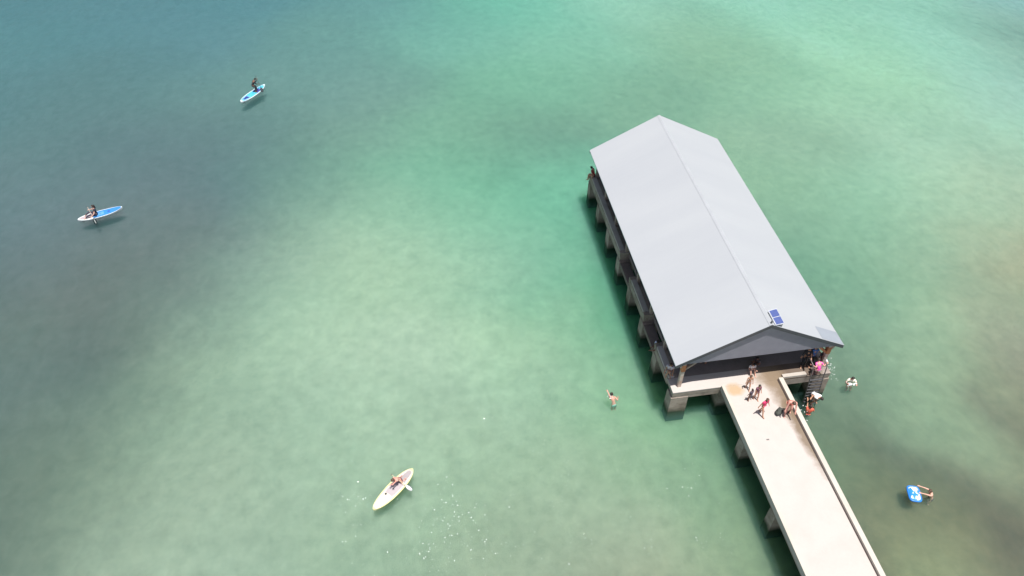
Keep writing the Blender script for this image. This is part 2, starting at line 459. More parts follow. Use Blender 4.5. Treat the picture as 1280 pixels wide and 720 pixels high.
def roof_metal():
    M = bpy.data.materials.new('pale_grey_roof_metal')
    M.use_nodes = True
    t = M.node_tree
    N, L = t.nodes, t.links
    b = N['Principled BSDF']
    b.inputs['Roughness'].default_value = 0.42
    b.inputs['Specular IOR Level'].default_value = 0.5
    tc = N.new('ShaderNodeTexCoord')
    mp = N.new('ShaderNodeMapping')
    mp.inputs['Scale'].default_value = (0.10, 0.5, 0.1)
    L.new(tc.outputs['Object'], mp.inputs[0])
    n = N.new('ShaderNodeTexNoise')
    n.inputs['Scale'].default_value = 1.0
    n.inputs['Detail'].default_value = 5
    L.new(mp.outputs[0], n.inputs['Vector'])
    cr = N.new('ShaderNodeValToRGB')
    cr.color_ramp.elements[0].position = 0.3
    cr.color_ramp.elements[1].position = 0.7
    cr.color_ramp.elements[0].color = (0.375, 0.39, 0.408, 1)
    cr.color_ramp.elements[1].color = (0.40, 0.415, 0.428, 1)
    L.new(n.outputs[0], cr.inputs[0])
    L.new(cr.outputs[0], b.inputs['Base Color'])
    # standing seams every 0.4 m along the roof
    w = N.new('ShaderNodeTexWave')
    w.wave_type = 'BANDS'
    w.bands_direction = 'Y'
    w.wave_profile = 'SIN'
    w.inputs['Scale'].default_value = 0.78
    L.new(tc.outputs['Object'], w.inputs['Vector'])
    bp = N.new('ShaderNodeBump')
    bp.inputs['Strength'].default_value = 0.07
    bp.inputs['Distance'].default_value = 0.02
    L.new(w.outputs[0], bp.inputs['Height'])
    L.new(bp.outputs[0], b.inputs['Normal'])
    return M
M_ROOF = roof_metal()
M_CAP = mat('ridge_cap_metal', (0.40, 0.415, 0.43), 0.4, 0.0, 0.04, 1)
M_FASCIA = mat('rake_shade_trim', (0.07, 0.075, 0.085), 0.5, 0.0, 0.1, 2)  # trim colour darkened to deepen the shade band under the roof overhang

# ------------------------------------------------------------------ pier end platform
P0, PS, NB = 0.2, 2.9234, 7           # first pile row, spacing, bays
DW = 4.84
YF, YB = -0.16, 20.95
plat = thing('pier_platform', 'grey concrete platform on thick piles at the pier end under the metal roof', 'pier platform')
bm = bmesh.new()
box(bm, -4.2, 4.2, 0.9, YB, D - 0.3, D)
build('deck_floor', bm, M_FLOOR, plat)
bm = bmesh.new()
box(bm, -4.84, 4.84, YF, 0.898, D - 0.07, D + 0.002)
build('deck_apron', bm, M_DECK, plat, bevel=0.015)
bm = bmesh.new()
box(bm, -4.83, 4.83, YF + 0.01, 0.898, D - 0.32, D - 0.073)
build('apron_beam', bm, M_PILE, plat, bevel=0.02)
# the dark interior floor reaches the edge between the kerbs; edge strips bay by bay
rows = [P0 + 0.15 + k * PS for k in range(NB + 1)]
for side in (-1, 1):
    for k in range(NB):
        y0 = 0.9 if k == 0 else rows[k]
        y1 = rows[k + 1] if k < NB - 1 else YB
        low = k in (1, 3)
        bm = bmesh.new()
        a, b_ = sorted((side * 4.2, side * 4.84))
        if low:
            box(bm, a, b_, y0 + 0.3, y1 - 0.3, D - 0.85, D - 0.55)
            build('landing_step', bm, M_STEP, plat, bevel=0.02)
            bm = bmesh.new()
            box(bm, a, b_, y0, y0 + 0.298, D - 0.5, D + 0.15)
            build('kerb_block', bm, M_PILE, plat, bevel=0.03)
            bm = bmesh.new()
            box(bm, a, b_, y1 - 0.298, y1 - 0.002, D - 0.5, D + 0.15)
            build('kerb_block', bm, M_PILE, plat, bevel=0.03)
        else:
            box(bm, a, b_, y0 + 0.002, y1 - 0.004, D - 0.5, D - 0.003)
            build('edge_beam', bm, M_PILE, plat, bevel=0.02)
            a, b_ = sorted((side * 4.45, side * 4.80))
            bm = bmesh.new()
            box(bm, a, b_, y0 + 0.01, y1 - 0.01, D - 0.002, D + 0.17)
            build('kerb', bm, M_KERB if k else M_DECK, plat, bevel=0.02)
# front beam between the piles
bm = bmesh.new()
box(bm, -4.80, 4.80, YF + 0.02, YF + 0.45, D - 0.62, D - 0.322)
build('front_beam', bm, M_PILE, plat, bevel=0.02)
bm = bmesh.new()
box(bm, 1.85, 3.3, YF + 0.02, YF + 0.26, D + 0.004, D + 0.14)
build('front_kerb', bm, M_KERB, plat, bevel=0.015)
# piles
def pile_mesh(x0, x1, y0, y1):
    bm = bmesh.new()
    ztop = D - 0.5
    box(bm, x0, x1, y0, y1, -0.88, ztop - 0.004, inset_bottom=-0.03)
    return bm
for k in range(NB + 1):
    yc = P0 + k * PS
    for x0, x1 in ((-4.88, -3.85), (-1.95, -1.1), (1.1, 1.95), (3.85, 4.88)):
        y0, y1 = yc - 0.34, yc + 0.36
        if k == 0: y0, y1 = YF - 0.01, YF + 0.72
        if k == NB: y1 = YB
        build('piling', pile_mesh(x0, x1, y0, y1), M_PILE, plat, bevel=0.04)
    if k:
        bm = bmesh.new()
        box(bm, -4.1, 4.1, yc - 0.2, yc + 0.2, D - 0.75, D - 0.304)
        build('cross_beam', bm, M_PILE, plat)

# ------------------------------------------------------------------ walkway
walk = thing('pier_walkway', 'long pale concrete walkway leading from the roofed platform off the bottom of the view', 'walkway', (0, 0, 0))
WL, WR, WE = -1.95, 1.78, -46.0
bm = bmesh.new()
box(bm, WL, WR, WE, YF - 0.004, D - 0.28, D)
build('walkway_slab', bm, M_DECK, walk, bevel=0.01)
M_WKERB = concrete('walkway_kerb_concrete', (0.52, 0.48, 0.42), (0.40, 0.34, 0.28), None, 0.6)
build('left_kerb', boxed(WL - 0.002, WL + 0.17, WE, YF - 0.01, D + 0.002, D + 0.15), M_WKERB, walk, bevel=0.015)
build('right_kerb', boxed(WR - 0.26, WR + 0.002, WE, YF - 0.01, D + 0.03, D + 0.21), M_WKERB, walk, bevel=0.015)
build('kerb_shade_strip', boxed(WR - 0.30, WR - 0.02, WE, YF - 0.01, D + 0.002, D + 0.028), mat('dark_kerb_shade', (0.07, 0.05, 0.045), 0.8), walk)  # dark strip painting the shade along the right kerb's inner face
build('side_beam', boxed(WL + 0.05, WL + 0.3, WE, YF - 0.01, D - 0.46, D - 0.284), M_PILE, walk)
build('side_beam', boxed(WR - 0.3, WR - 0.05, WE, YF - 0.01, D - 0.46, D - 0.284), M_PILE, walk)
y = -3.28
while y > -45:
    for x0, x1 in ((-1.90, -1.05), (0.9, 1.74)):
        build('piling', pile_mesh(x0, x1, y - 0.62, y), M_PILE, walk, bevel=0.04)
    build('cross_beam', boxed(-1.6, 1.5, y - 0.5, y - 0.1, D - 0.7, D - 0.468), M_PILE, walk)
    y -= 4.36
# grated drain or bolt marks on the slab
bm = bmesh.new()
box(bm, -0.75, -0.6, -4.05, -3.97, D + 0.002, D + 0.012)
build('bolt_plate', bm, mat('dull_metal', (0.16, 0.15, 0.14), 0.6), walk)

# ------------------------------------------------------------------ the roofed shed
HE, RISE, LEN = 4.1249, 2.5627, 21.0082
shed = thing('pier_shed', 'long open sided shed with pale grey metal gable roof standing on the pier end', 'shed', (0, 0, D))
SZ = -D
def slope_bm(side, x0, x1, y0, y1, t0, t1):
    """slab lying on one roof slope; x0..x1 distance from the ridge, t0..t1 height above the slope"""
    bm = bmesh.new()
    sl = RISE / 5.0
    vs = []
    for yy in (y0, y1):
        for xx, tt in ((x0, t0), (x1, t0), (x1, t1), (x0, t1)):
            vs.append(bm.verts.new((side * xx, yy, HE + RISE - xx * sl + tt + SZ)))
    for f in ((0, 1, 2, 3), (7, 6, 5, 4), (0, 4, 5, 1), (1, 5, 6, 2), (2, 6, 7, 3), (3, 7, 4, 0)):
        bm.faces.new([vs[i] for i in f])
    return bm
for side in (-1, 1):
    build('roof_slope', slope_bm(side, 0.0, 5.0, 0, LEN, -0.07, 0.0), M_ROOF, shed)
    build('ridge_cap', slope_bm(side, 0.0, 0.13, 0.01, LEN - 0.01, 0.004, 0.022), M_CAP, shed)
    for y0 in (0.0, LEN - 0.05):
        build('rake_trim', slope_bm(side, 0.0, 4.98, y0 - 0.006, y0 + 0.056, -0.26, -0.012), M_FASCIA, shed)
    build('eave_beam', boxed(min(side * 4.42, side * 4.62), max(side * 4.42, side * 4.62), 0.25, LEN - 0.25, HE + 0.0 + SZ - 0.1, HE + 0.12 + SZ), M_BEAMW, shed)
# a darker sheet at the near right corner
build('roof_patch', slope_bm(1, 3.45, 4.97, 0.05, 1.0, 0.004, 0.012), mat('darker_roof_sheet', (0.27, 0.295, 0.33), 0.5, 0, 0.05, 1), shed)
# gable walls
for y0 in (0.115, LEN - 0.2):
    bm = bmesh.new()
    vs = []
    for yy in (y0, y0 + 0.07):
        for xx, zz in ((-4.85, HE - 0.10), (4.85, HE - 0.10), (4.85, HE - 0.02), (0, HE + RISE - 0.085), (-4.85, HE - 0.02)):
            vs.append(bm.verts.new((xx, yy, zz + SZ)))
    bm.faces.new(vs[:5][::-1])
    bm.faces.new(vs[5:])
    for i in range(5):
        bm.faces.new((vs[i], vs[(i + 1) % 5], vs[5 + (i + 1) % 5], vs[5 + i]))
    build('gable_wall', bm, M_GABLE, shed)
build('ridge_vent', (lambda b: (tube(b, [(0, 0.12, HE + RISE + SZ), (0, 0.12, HE + RISE + 0.2 + SZ)], 0.05), b)[1])(bmesh.new()), mat('dark_vent', (0.12, 0.13, 0.14), 0.5), shed)
# posts with knee braces, one frame per pile row
for k in range(NB + 1):
    yk = [0.3, *[P0 + i * PS for i in range(1, NB)], LEN - 0.5][k]
    for side in (-1, 1):
        x = side * 4.36
        front = k == 0
        top = HE + 0.14
        bm = bmesh.new()
        beam(bm, (x, yk, D + SZ + 0.003), (x, yk, top + SZ), 0.2, 0.2, (0, 1, 0))
        post = build('post', bm, M_FRONTPOST if front else M_POST, shed, bevel=0.012)
        bm = bmesh.new()
        beam(bm, (x - side * 0.1, yk, 3.35 + SZ), (x - side * 1.05, yk, HE + 0.12 + SZ), 0.13, 0.13, (0, 1, 0))
        build('knee_brace', bm, (M_POST if side < 0 else M_RUST) if front else M_POST, shed)
        if front:
            build('post_collar', boxed(x - 0.115, x + 0.115, yk - 0.115, yk + 0.115, 3.25 + SZ, 3.8 + SZ), M_RUST, shed)
            bm = bmesh.new()
            beam(bm, (x + side * 0.1, yk, 3.55 + SZ), (x + side * 0.42, yk, HE - 0.08 + SZ), 0.12, 0.12, (0, 1, 0))
            build('outer_brace', bm, M_FRONTPOST, shed)
        if front or True:
            bm = bmesh.new()
            beam(bm, (x, yk + 0.1, 3.35 + SZ), (x, yk + 0.8, HE - 0.02 + SZ), 0.1, 0.1, (1, 0, 0))
            build('knee_brace', bm, M_POST, shed)
    bm = bmesh.new()
    beam(bm, (-4.4, yk, HE + 0.02 + SZ), (4.4, yk, HE + 0.02 + SZ), 0.15, 0.24, (0, 0, 1))
    for s in (-1, 1):
        beam(bm, (0, yk, HE + RISE - 0.2 + SZ), (s * 4.4, yk, HE + 0.12 + SZ), 0.12, 0.16)
    beam(bm, (0, yk, HE + 0.16 + SZ), (0, yk, HE + RISE - 0.3 + SZ), 0.12, 0.12, (0, 1, 0))
    build('roof_truss', bm, M_BEAMW, shed)

# ------------------------------------------------------------------ solar panel on the roof
sp = thing('solar_panel', 'small white framed solar panel with two blue cells tilted on the roof beside the ridge', 'solar panel', (0.42, 0.5, 6.5), R(4))
tilt = Matrix.Rotation(R(-7), 3, 'Y') @ Matrix.Rotation(R(9), 3, 'X')
def tilted(bm, dz):
    for v in bm.verts:
        v.co = tilt @ v.co + Vector((0, 0, dz))
    return bm
bm = bmesh.new()
box(bm, -0.25, 0.25, -0.50, 0.50, 0, 0.03)
build('panel_frame', tilted(bm, 0.2), mat('white_frame', (0.42, 0.44, 0.48), 0.4), sp, bevel=0.01)
for y0, y1 in ((-0.46, -0.02), (0.02, 0.46)):
    build('solar_cell', tilted(boxed(-0.19, 0.23, y0, y1, 0.032, 0.038), 0.2), mat('blue_cell', (0.07, 0.10, 0.27), 0.25, 0, 0.1, 8), sp)
for x in (-0.22, 0.22):
    bm = bmesh.new()
    for yy, zt in ((-0.40, 0.14), (0.40, 0.22)):
        bm = bmesh.new()
        beam(bm, (x, yy, zt), (x, yy, -0.0 if x < 0 else -0.28), 0.035, 0.035)
        build('panel_leg', bm, M_STEEL, sp)

# ------------------------------------------------------------------ ladder into the water
M_RAIL = mat('dull_dark_steel', (0.16, 0.14, 0.14), 0.5, 0.3, 0.3, 6)
lad = thing('ladder', 'steel ladder with dark rungs reaching from the platform front into the water', 'ladder', (3.83, -0.32, D))
for x in (-0.42, 0.42):
    bm = bmesh.new()
    tube(bm, [(x, 0.75, 0.0), (x, 0.75, 0.95), (x, 0.55, 1.08), (x, 0.15, 1.02), (x, 0.0, 0.8), (x, -0.08, 0), (x, -0.42, -2.4)], 0.032)
    build('rail', bm, M_RAIL, lad, smooth=True)
M_RUNG = mat('dark_wet_rung', (0.06, 0.06, 0.065), 0.5)
for k in range(9):
    z = -0.12 - 0.25 * k
    y_ = -0.08 - 0.34 * (-z) / 2.5
    build('rung', boxed(-0.41, 0.41, y_ - 0.05, y_ + 0.05, z - 0.02, z + 0.02), M_RUNG, lad)

# ------------------------------------------------------------------ people
def skin_mesh(name, verts, edges, radii, root, sub=1):
    """one continuous surface grown round a skeleton of joints"""
    me = bpy.data.meshes.new(name + '_skeleton')
    me.from_pydata([tuple(v) for v in verts], edges, [])
    ob = bpy.data.objects.new(name + '_skeleton', me)
    COL.objects.link(ob)
    md = ob.modifiers.new('skin', 'SKIN')
    md.use_smooth_shade = True
    sv = me.skin_vertices[0].data
    for i, r in enumerate(radii):
        sv[i].radius = (r, r) if not isinstance(r, tuple) else r
        sv[i].use_root = (i == root)
    sb = ob.modifiers.new('sub', 'SUBSURF')
    sb.levels = sb.render_levels = sub
    dg = bpy.context.evaluated_depsgraph_get()
    dg.update()
    out = bpy.data.meshes.new_from_object(ob.evaluated_get(dg))
    bpy.data.objects.remove(ob)
    bpy.data.meshes.remove(me)
    out.name = name
    return out

def ik(a, t, l1, l2, pole):
    a, t, pole = Vector(a), Vector(t), Vector(pole)
    d = t - a
    L = min(d.length, (l1 + l2) * 0.995)
    dn = d.normalized()
    t = a + dn * L
    x = (l1 * l1 - l2 * l2 + L * L) / (2 * L)
    h = math.sqrt(max(0, l1 * l1 - x * x))
    p = pole - dn * pole.dot(dn)
    if p.length < 1e-4:
        p = Vector((0, 0, 1)) - dn * dn.z
    return a + dn * x + p.normalized() * h, t

MC = {}
def cmat(name, col, rough=0.8, var=0.08):
    if name not in MC:
        MC[name] = mat(name, col, rough, 0, var, 9)
    return MC[name]
SKIN = {'light': (0.62, 0.36, 0.27), 'tan': (0.50, 0.27, 0.17), 'brown': (0.22, 0.11, 0.07), 'pink': (0.66, 0.33, 0.26)}
HAIR = {'dark': (0.025, 0.017, 0.013), 'brown': (0.09, 0.05, 0.03), 'blond': (0.45, 0.30, 0.14)}

def person(loc, rz, label, pelvis=(0, 0, 0.93), lean=0.0, side=0.0, handL=None, handR=None, footL=None, footR=None,
           kneeP=(0, 1, 0), elbowP=(0, -1, -0.2), look=0.0, skin='light', hair='dark', long_hair=False, top=None, bottom=None,
           sleeves=True, scale=1.0, group=None, hat=None, long_legs=False, long_sleeves=False):
    """pelvis, hands, feet in the person's own frame: x right, y forward, z up; lean tips the trunk forward"""
    root = thing('person', label, 'person', loc, rz, group)
    root.scale = (scale,) * 3
    P = Vector(pelvis)
    rotm = Matrix.Rotation(-lean, 3, 'X') @ Matrix.Rotation(side, 3, 'Y')
    def T(x, y, z): return P + rotm @ Vector((x, y, z))
    waist, chest, neck, hbase = T(0, 0.01, 0.15), T(0, 0, 0.38), T(0, -0.01, 0.53), T(0, 0.0, 0.60)
    hd = rotm @ Matrix.Rotation(-look, 3, 'X')
    hmid = hbase + hd @ Vector((0, 0.02, 0.07))
    htop = hbase + hd @ Vector((0, 0.0, 0.155))
    shL, shR = T(-0.175, -0.01, 0.46), T(0.175, -0.01, 0.46)
    hipL, hipR = P + Vector((-0.095, 0, -0.05)), P + Vector((0.095, 0, -0.05))
    handL = Vector(handL) if handL else T(-0.27, 0.1, -0.08)
    handR = Vector(handR) if handR else T(0.27, 0.1, -0.08)
    footL = Vector(footL) if footL else Vector((-0.11, -0.05, 0.07))
    footR = Vector(footR) if footR else Vector((0.11, 0.12, 0.07))
    elL, wrL = ik(shL, handL, 0.28, 0.25, elbowP)
    elR, wrR = ik(shR, handR, 0.28, 0.25, elbowP)
    knL, anL = ik(hipL, footL, 0.42, 0.41, kneeP)
    knR, anR = ik(hipR, footR, 0.42, 0.41, kneeP)
    V, E, RR = [], [], []
    def av(p, r, prev=None):
        V.append(Vector(p)); RR.append(r)
        if prev is not None: E.append((prev, len(V) - 1))
        return len(V) - 1
    ip = av(P, 0.125)
    iw = av(waist, 0.105, ip); ic = av(chest, 0.125, iw); ineck = av(neck, 0.052, ic)
    ib = av(hbase, 0.055, ineck); im = av(hmid, 0.088, ib); it = av(htop, 0.062, im)
    joints = {}
    for s, sh, el, wr, hip, kn, an in (('L', shL, elL, wrL, hipL, knL, anL), ('R', shR, elR, wrR, hipR, knR, anR)):
        a = av(sh, 0.062, ic); b = av(el, 0.042, a); w = av(wr, 0.028, b)
        d = (wr - el).normalized()
        palm = wr + d * 0.07
        pi = av(palm, (0.034, 0.02), w)
        sd = d.cross(Vector((0, 0, 1)))
        if sd.length < 0.05: sd = d.cross(Vector((0, 1, 0)))
        sd.normalize()
        nrm = sd.cross(d)
        for q, ln in ((-1.5, 0.05), (-0.5, 0.065), (0.5, 0.062), (1.5, 0.05)):
            f1 = av(palm + sd * q * 0.019 + d * 0.035, 0.0095, pi)
            f2 = av(palm + sd * q * 0.021 + d * (0.035 + ln * 0.6) - nrm * 0.01, 0.0085, f1)
            av(palm + sd * q * 0.021 + d * (0.035 + ln) - nrm * 0.028, 0.007, f2)
        th = av(wr + d * 0.035 + sd * 0.042, 0.011, w)
        av(wr + d * 0.085 + sd * 0.058 - nrm * 0.012, 0.0085, th)
        h = av(hip, 0.095, ip); k = av(kn, 0.058, h); n = av(an, 0.04, k)
        ft = Vector((0, 1, 0))
        sh_dir = (an - kn).normalized()
        if abs(sh_dir.z) < 0.6: ft = (sh_dir + Vector((0, 0, -0.2))).normalized()
        av(an - ft * 0.045 + Vector((0, 0, -0.03)), 0.033, n)
        t1 = av(an + ft * 0.12 + Vector((0, 0, -0.04)), (0.042, 0.028), n)
        av(an + ft * 0.18 + Vector((0, 0, -0.05)), (0.032, 0.018), t1)
        joints[s] = (sh, el, wr, hip, kn, an)
    body = skin_mesh('body', V, E, RR, ip)
    # nose and ears are joined into the body mesh
    bm = bmesh.new()
    bm.from_mesh(body)
    f_ = hd @ Vector((0, 1, 0)); r_ = hd @ Vector((1, 0, 0)); u_ = hd @ Vector((0, 0, 1))
    ball(bm, hmid + f_ * 0.088 - u_ * 0.01, 0.017, (0.8, 1.2, 1.2), 1)
    for s in (-1, 1):
        ball(bm, hmid + r_ * s * 0.084, 0.024, (0.4, 0.7, 1.1), 1)
    bm.to_mesh(body)
    bm.free()
    for p in body.polygons: p.use_smooth = True
    body_o = link('body', body, cmat('skin_' + skin, SKIN[skin], 0.55, 0.06), root)
    for s in (-1, 1):
        bm = bmesh.new()
        ball(bm, hmid + f_ * 0.079 + r_ * s * 0.031 + u_ * 0.018, 0.011, (1, 1, 1), 1)
        build('eye', bm, cmat('eye_dark', (0.03, 0.02, 0.02), 0.2), root, True)
    bm = bmesh.new()
    ball(bm, hmid + f_ * 0.078 - u_ * 0.045, 0.016, (1.5, 0.6, 0.4), 1)
    build('mouth', bm, cmat('lips', (0.4, 0.13, 0.11), 0.5), root, True)
    # hair: shell over the back and top of the head
    bm = bmesh.new()
    vs = ball(bm, (0, 0, 0), 0.108, (0.93, 1.0, 1.02), 3)
    kill = [v for v in bm.verts if v.co.y > 0.045 and v.co.z < 0.05 or v.co.z < -0.06]
    bmesh.ops.delete(bm, geom=kill, context='VERTS')
    for v in bm.verts:
        v.co += v.co.normalized() * 0.006 * noise.noise(v.co * 40)
    if long_hair:
        tube(bm, [(0, -0.06, 0.03), (0, -0.115, -0.09), (0, -0.13, -0.24)], 0.075, 8, 0.03)
    for v in bm.verts:
        v.co = hmid + hd @ (v.co + Vector((0, -0.008, 0.018)))
    build('hair', bm, cmat('hair_' + hair, HAIR[hair], 0.6), root, True)
    if hat:
        bm = bmesh.new()
        ball(bm, (0, 0, 0.05), 0.112, (1, 1.05, 0.85), 2)
        tube(bm, [(0, 0, 0.045), (0, 0, 0.055)], 0.2, 14)
        for v in bm.verts: v.co = hmid + hd @ v.co
        build('hat', bm, cmat('hat_cloth', hat), root, True)
    if top:
        V, E, RR = [], [], []
        a = av(P + rotm @ Vector((0, 0, 0.03)), 0.132); b = av(waist, 0.122, a); c = av(chest, 0.145, b)
        av(neck - (neck - chest) * 0.25, 0.085, c)
        if sleeves:
            for s in 'LR':
                sh, el = joints[s][0], joints[s][1]
                q = av(sh, 0.078, c)
                if long_sleeves:
                    q = av(el, 0.052, q); av(el + (joints[s][2] - el) * 0.9, 0.038, q)
                else:
                    av(sh + (el - sh) * 0.62, 0.060, q)
        me = skin_mesh('top', V, E, RR, 1)
        link('top', me, cmat('cloth_%02d%02d%02d' % tuple(int(v * 99) for v in top), top), root)
    if bottom:
        V, E, RR = [], [], []
        a = av(P + rotm @ Vector((0, 0, 0.06)), 0.125)
        c = av(P - Vector((0, 0, 0.01)), 0.140, a)
        for s in 'LR':
            hip, kn = joints[s][3], joints[s][4]
            q = av(hip, 0.108, c)
            if long_legs:
                q = av(kn, 0.07, q); av(kn + (joints[s][5] - kn) * 0.9, 0.052, q)
            else:
                av(hip + (kn - hip) * 0.42, 0.088, q)
        me = skin_mesh('shorts', V, E, RR, 1)
        link('shorts', me, cmat('cloth_%02d%02d%02d' % tuple(int(v * 99) for v in bottom), bottom), root)
    return root

FT = 'people walking on the walkway'
# --- on the walkway
person((-0.40, -2.30, D), R(200), 'person in a bright pink top walking in the middle of the pale walkway', lean=0.15, footL=(-0.1, -0.22, 0.08),
       footR=(0.1, 0.28, 0.07), handL=(-0.34, 0.12, 0.85), handR=(0.36, -0.05, 0.88), skin='tan', hair='brown', scale=0.88, top=(0.80, 0.05, 0.17), bottom=(0.55, 0.08, 0.14), group=FT)
person((1.10, -2.45, D), R(160), 'person with bare peach shoulders and coral shorts leaning over beside the right kerb', lean=0.75, pelvis=(0, -0.05, 0.86), footL=(-0.15, -0.12, 0.07),
       footR=(0.15, 0.22, 0.07), handL=(-0.25, 0.55, 0.55), handR=(0.3, 0.5, 0.5), scale=1.08, skin='pink', hair='brown', bottom=(0.72, 0.13, 0.08), group=FT)
person((-0.72, -1.33, D), R(20), 'small child in dark swimwear beside the orange stain on the walkway', scale=0.62, skin='brown', hair='dark', top=(0.10, 0.08, 0.11), bottom=(0.08, 0.07, 0.10), group=FT)
person((-0.33, -1.28, D), R(190), 'older child in dark maroon clothes between the orange stain and the pink top walker', scale=0.76, skin='tan', hair='dark', top=(0.16, 0.06, 0.09), bottom=(0.10, 0.08, 0.10),
       footL=(-0.1, 0.15, 0.07), footR=(0.1, -0.15, 0.08), group=FT)
person((-0.50, -0.50, D), R(170), 'person with bare tan back and grey shorts stepping off the walkway onto the platform', scale=0.72, skin='tan', hair='brown', bottom=(0.35, 0.30, 0.32),
       footL=(-0.1, 0.22, 0.07), footR=(0.1, -0.18, 0.08), group=FT)
person((0.22, 0.80, D), R(175), 'person in a white shirt sitting on the floor at the shed entrance', pelvis=(0, 0, 0.12), lean=0.3, footL=(-0.16, 0.50, 0.06), footR=(0.16, 0.55, 0.06), kneeP=(0, 0, 1),
       handL=(-0.2, 0.35, 0.38), handR=(0.2, 0.38, 0.38), skin='light', hair='dark', top=(0.75, 0.72, 0.72), bottom=(0.5, 0.48, 0.5), scale=0.9)
person((0.78, 1.15, D), R(120), 'person in a dark shirt sitting on the floor beside the white shirted one', pelvis=(0, 0, 0.12), lean=0.3, footL=(-0.16, 0.50, 0.06), footR=(0.16, 0.55, 0.06), kneeP=(0, 0, 1),
       handL=(-0.2, 0.35, 0.38), handR=(0.2, 0.38, 0.38), skin='brown', hair='dark', top=(0.10, 0.08, 0.09), bottom=(0.3, 0.26, 0.26), scale=0.9)
person((-2.45, 1.66, D), R(-60), 'person in dark shirt and pale trousers standing alone in the shaded shed mouth', skin='tan', hair='dark', top=(0.06, 0.05, 0.06), bottom=(0.65, 0.62, 0.60), scale=0.95)
# --- by the ladder
person((3.80, 0.62, D), R(185), 'person in a blue shirt waiting under the roof edge above the ladder', skin='tan', hair='dark', top=(0.08, 0.19, 0.48), bottom=(0.02, 0.02, 0.025), handL=(-0.4, 0.3, 1.1), handR=(0.35, 0.35, 1.05), long_legs=True)
person((3.42, 0.60, D), R(150), 'person all in black standing in the shade left of the blue shirted one', skin='tan', hair='dark', top=(0.02, 0.018, 0.025), bottom=(0.015, 0.015, 0.02), long_legs=True, long_sleeves=True)
person((4.28, 0.45, D), R(205), 'person in black trunks holding the right ladder rail in front of the post', skin='brown', hair='dark', top=(0.03, 0.02, 0.03), bottom=(0.03, 0.02, 0.03), scale=0.85, long_legs=True)
person((3.85, -0.25, D), R(182), 'person in a magenta rash top climbing onto the head of the ladder', pelvis=(0, 0.0, 0.62), lean=0.5, footL=(-0.14, 0.16, -0.05), footR=(0.14, 0.2, -0.33),
       handL=(-0.42, 0.14, 0.98), handR=(0.42, 0.14, 0.98), kneeP=(0, 1, 0.2), skin='pink', hair='dark', top=(0.86, 0.10, 0.45), bottom=(0.80, 0.55, 0.62), scale=0.95).rotation_euler = (0, 0, R(2))
person((3.72, -0.62, 0.18), R(8), 'person in a white shirt bending down on the lowest rungs of the ladder', pelvis=(0, 0.1, 0.62), lean=1.25, look=-0.3, footL=(-0.14, 0.36, 0.1), footR=(0.14, 0.3, 0.0),
       handL=(-0.3, -0.1, 0.2), handR=(0.40, 0.35, 0.75), skin='tan', hair='dark', top=(0.85, 0.85, 0.84), bottom=(0.03, 0.03, 0.05)).rotation_euler = (0, 0, R(200))
person((3.50, -1.32, -1.22), R(-12), 'swimmer in a red top reaching up from the water to the ladder foot', skin='tan', hair='dark', top=(0.75, 0.13, 0.08), bottom=(0.1, 0.1, 0.3),
       handL=(-0.15, 0.4, 1.75), handR=(0.35, 0.25, 1.1), pelvis=(0, 0, 0.90), footL=(-0.12, -0.1, 0.1), footR=(0.12, 0.1, 0.12))
# --- along the shaded left side
person((-4.72, 3.55, D - 0.55), R(120), 'person in a pale blue shirt sitting hunched on the low landing at the water edge', pelvis=(0, -0.25, 0.12), lean=0.25, footL=(-0.14, 0.18, 0.06), footR=(0.14, 0.20, 0.06),
       handL=(-0.15, 0.2, 0.35), handR=(0.15, 0.2, 0.35), skin='brown', hair='dark', top=(0.75, 0.78, 0.98), bottom=(0.10, 0.10, 0.14))
person((-4.62, 1.30, D + 0.17), R(150), 'person in a grey patterned shirt sitting on the left kerb behind the front post', pelvis=(0, 0.0, 0.12), lean=0.2, footL=(-0.14, 0.30, -0.06), footR=(0.14, 0.32, -0.08),
       handL=(-0.22, 0.25, 0.15), handR=(0.25, 0.22, 0.12), skin='tan', hair='brown', top=(0.62, 0.55, 0.6), bottom=(0.13, 0.11, 0.13))
person((-4.62, 20.55, D + 0.17), R(60), 'person in a dark red shirt at the far left corner of the shed', pelvis=(0, 0, 0.12), lean=0.35, footL=(-0.14, 0.38, -0.3), footR=(0.14, 0.4, -0.35),
       skin='tan', hair='dark', top=(0.42, 0.06, 0.06), bottom=(0.05, 0.04, 0.05))
# --- swimmers
person((-7.75, 1.1, -0.25), R(12), 'swimmer with dark hair and raised hand stroking away from the paddlers left of the pier', pelvis=(0, 0.05, -0.18), lean=0.75, look=-0.3,
       footL=(-0.12, -0.25, -0.8), footR=(0.12, -0.30, -0.8), handL=(-0.22, 0.62, 0.50), handR=(0.34, 0.3, 0.05), kneeP=(0, 0, -1), skin='pink', hair='dark', bottom=(0.3, 0.5, 0.42))
person((7.05, 0.45, -1.15), R(160), 'swimmer with dark hair and cream top paddling right of the ladder in open water', pelvis=(0, 0, 0.80), lean=0.2, handL=(-0.26, 0.40, 1.2), handR=(0.26, 0.38, 1.18),
       footL=(-0.15, 0, 0.1), footR=(0.15, 0.1, 0.15), skin='pink', hair='dark', top=(0.80, 0.76, 0.62), bottom=(0.3, 0.3, 0.3))
person((7.74, -7.60, -1.15), R(72), 'swimmer with brown hair reaching both arms towards the blue float', pelvis=(0, -0.1, 0.78), lean=0.45, look=-0.2, footL=(-0.14, -0.3, 0.1), footR=(0.14, -0.25, 0.15),
       handL=(-0.12, 0.72, 1.28), handR=(0.30, 0.62, 1.27), kneeP=(0, 1, 0), skin='light', hair='brown', bottom=(0.1, 0.1, 0.12))
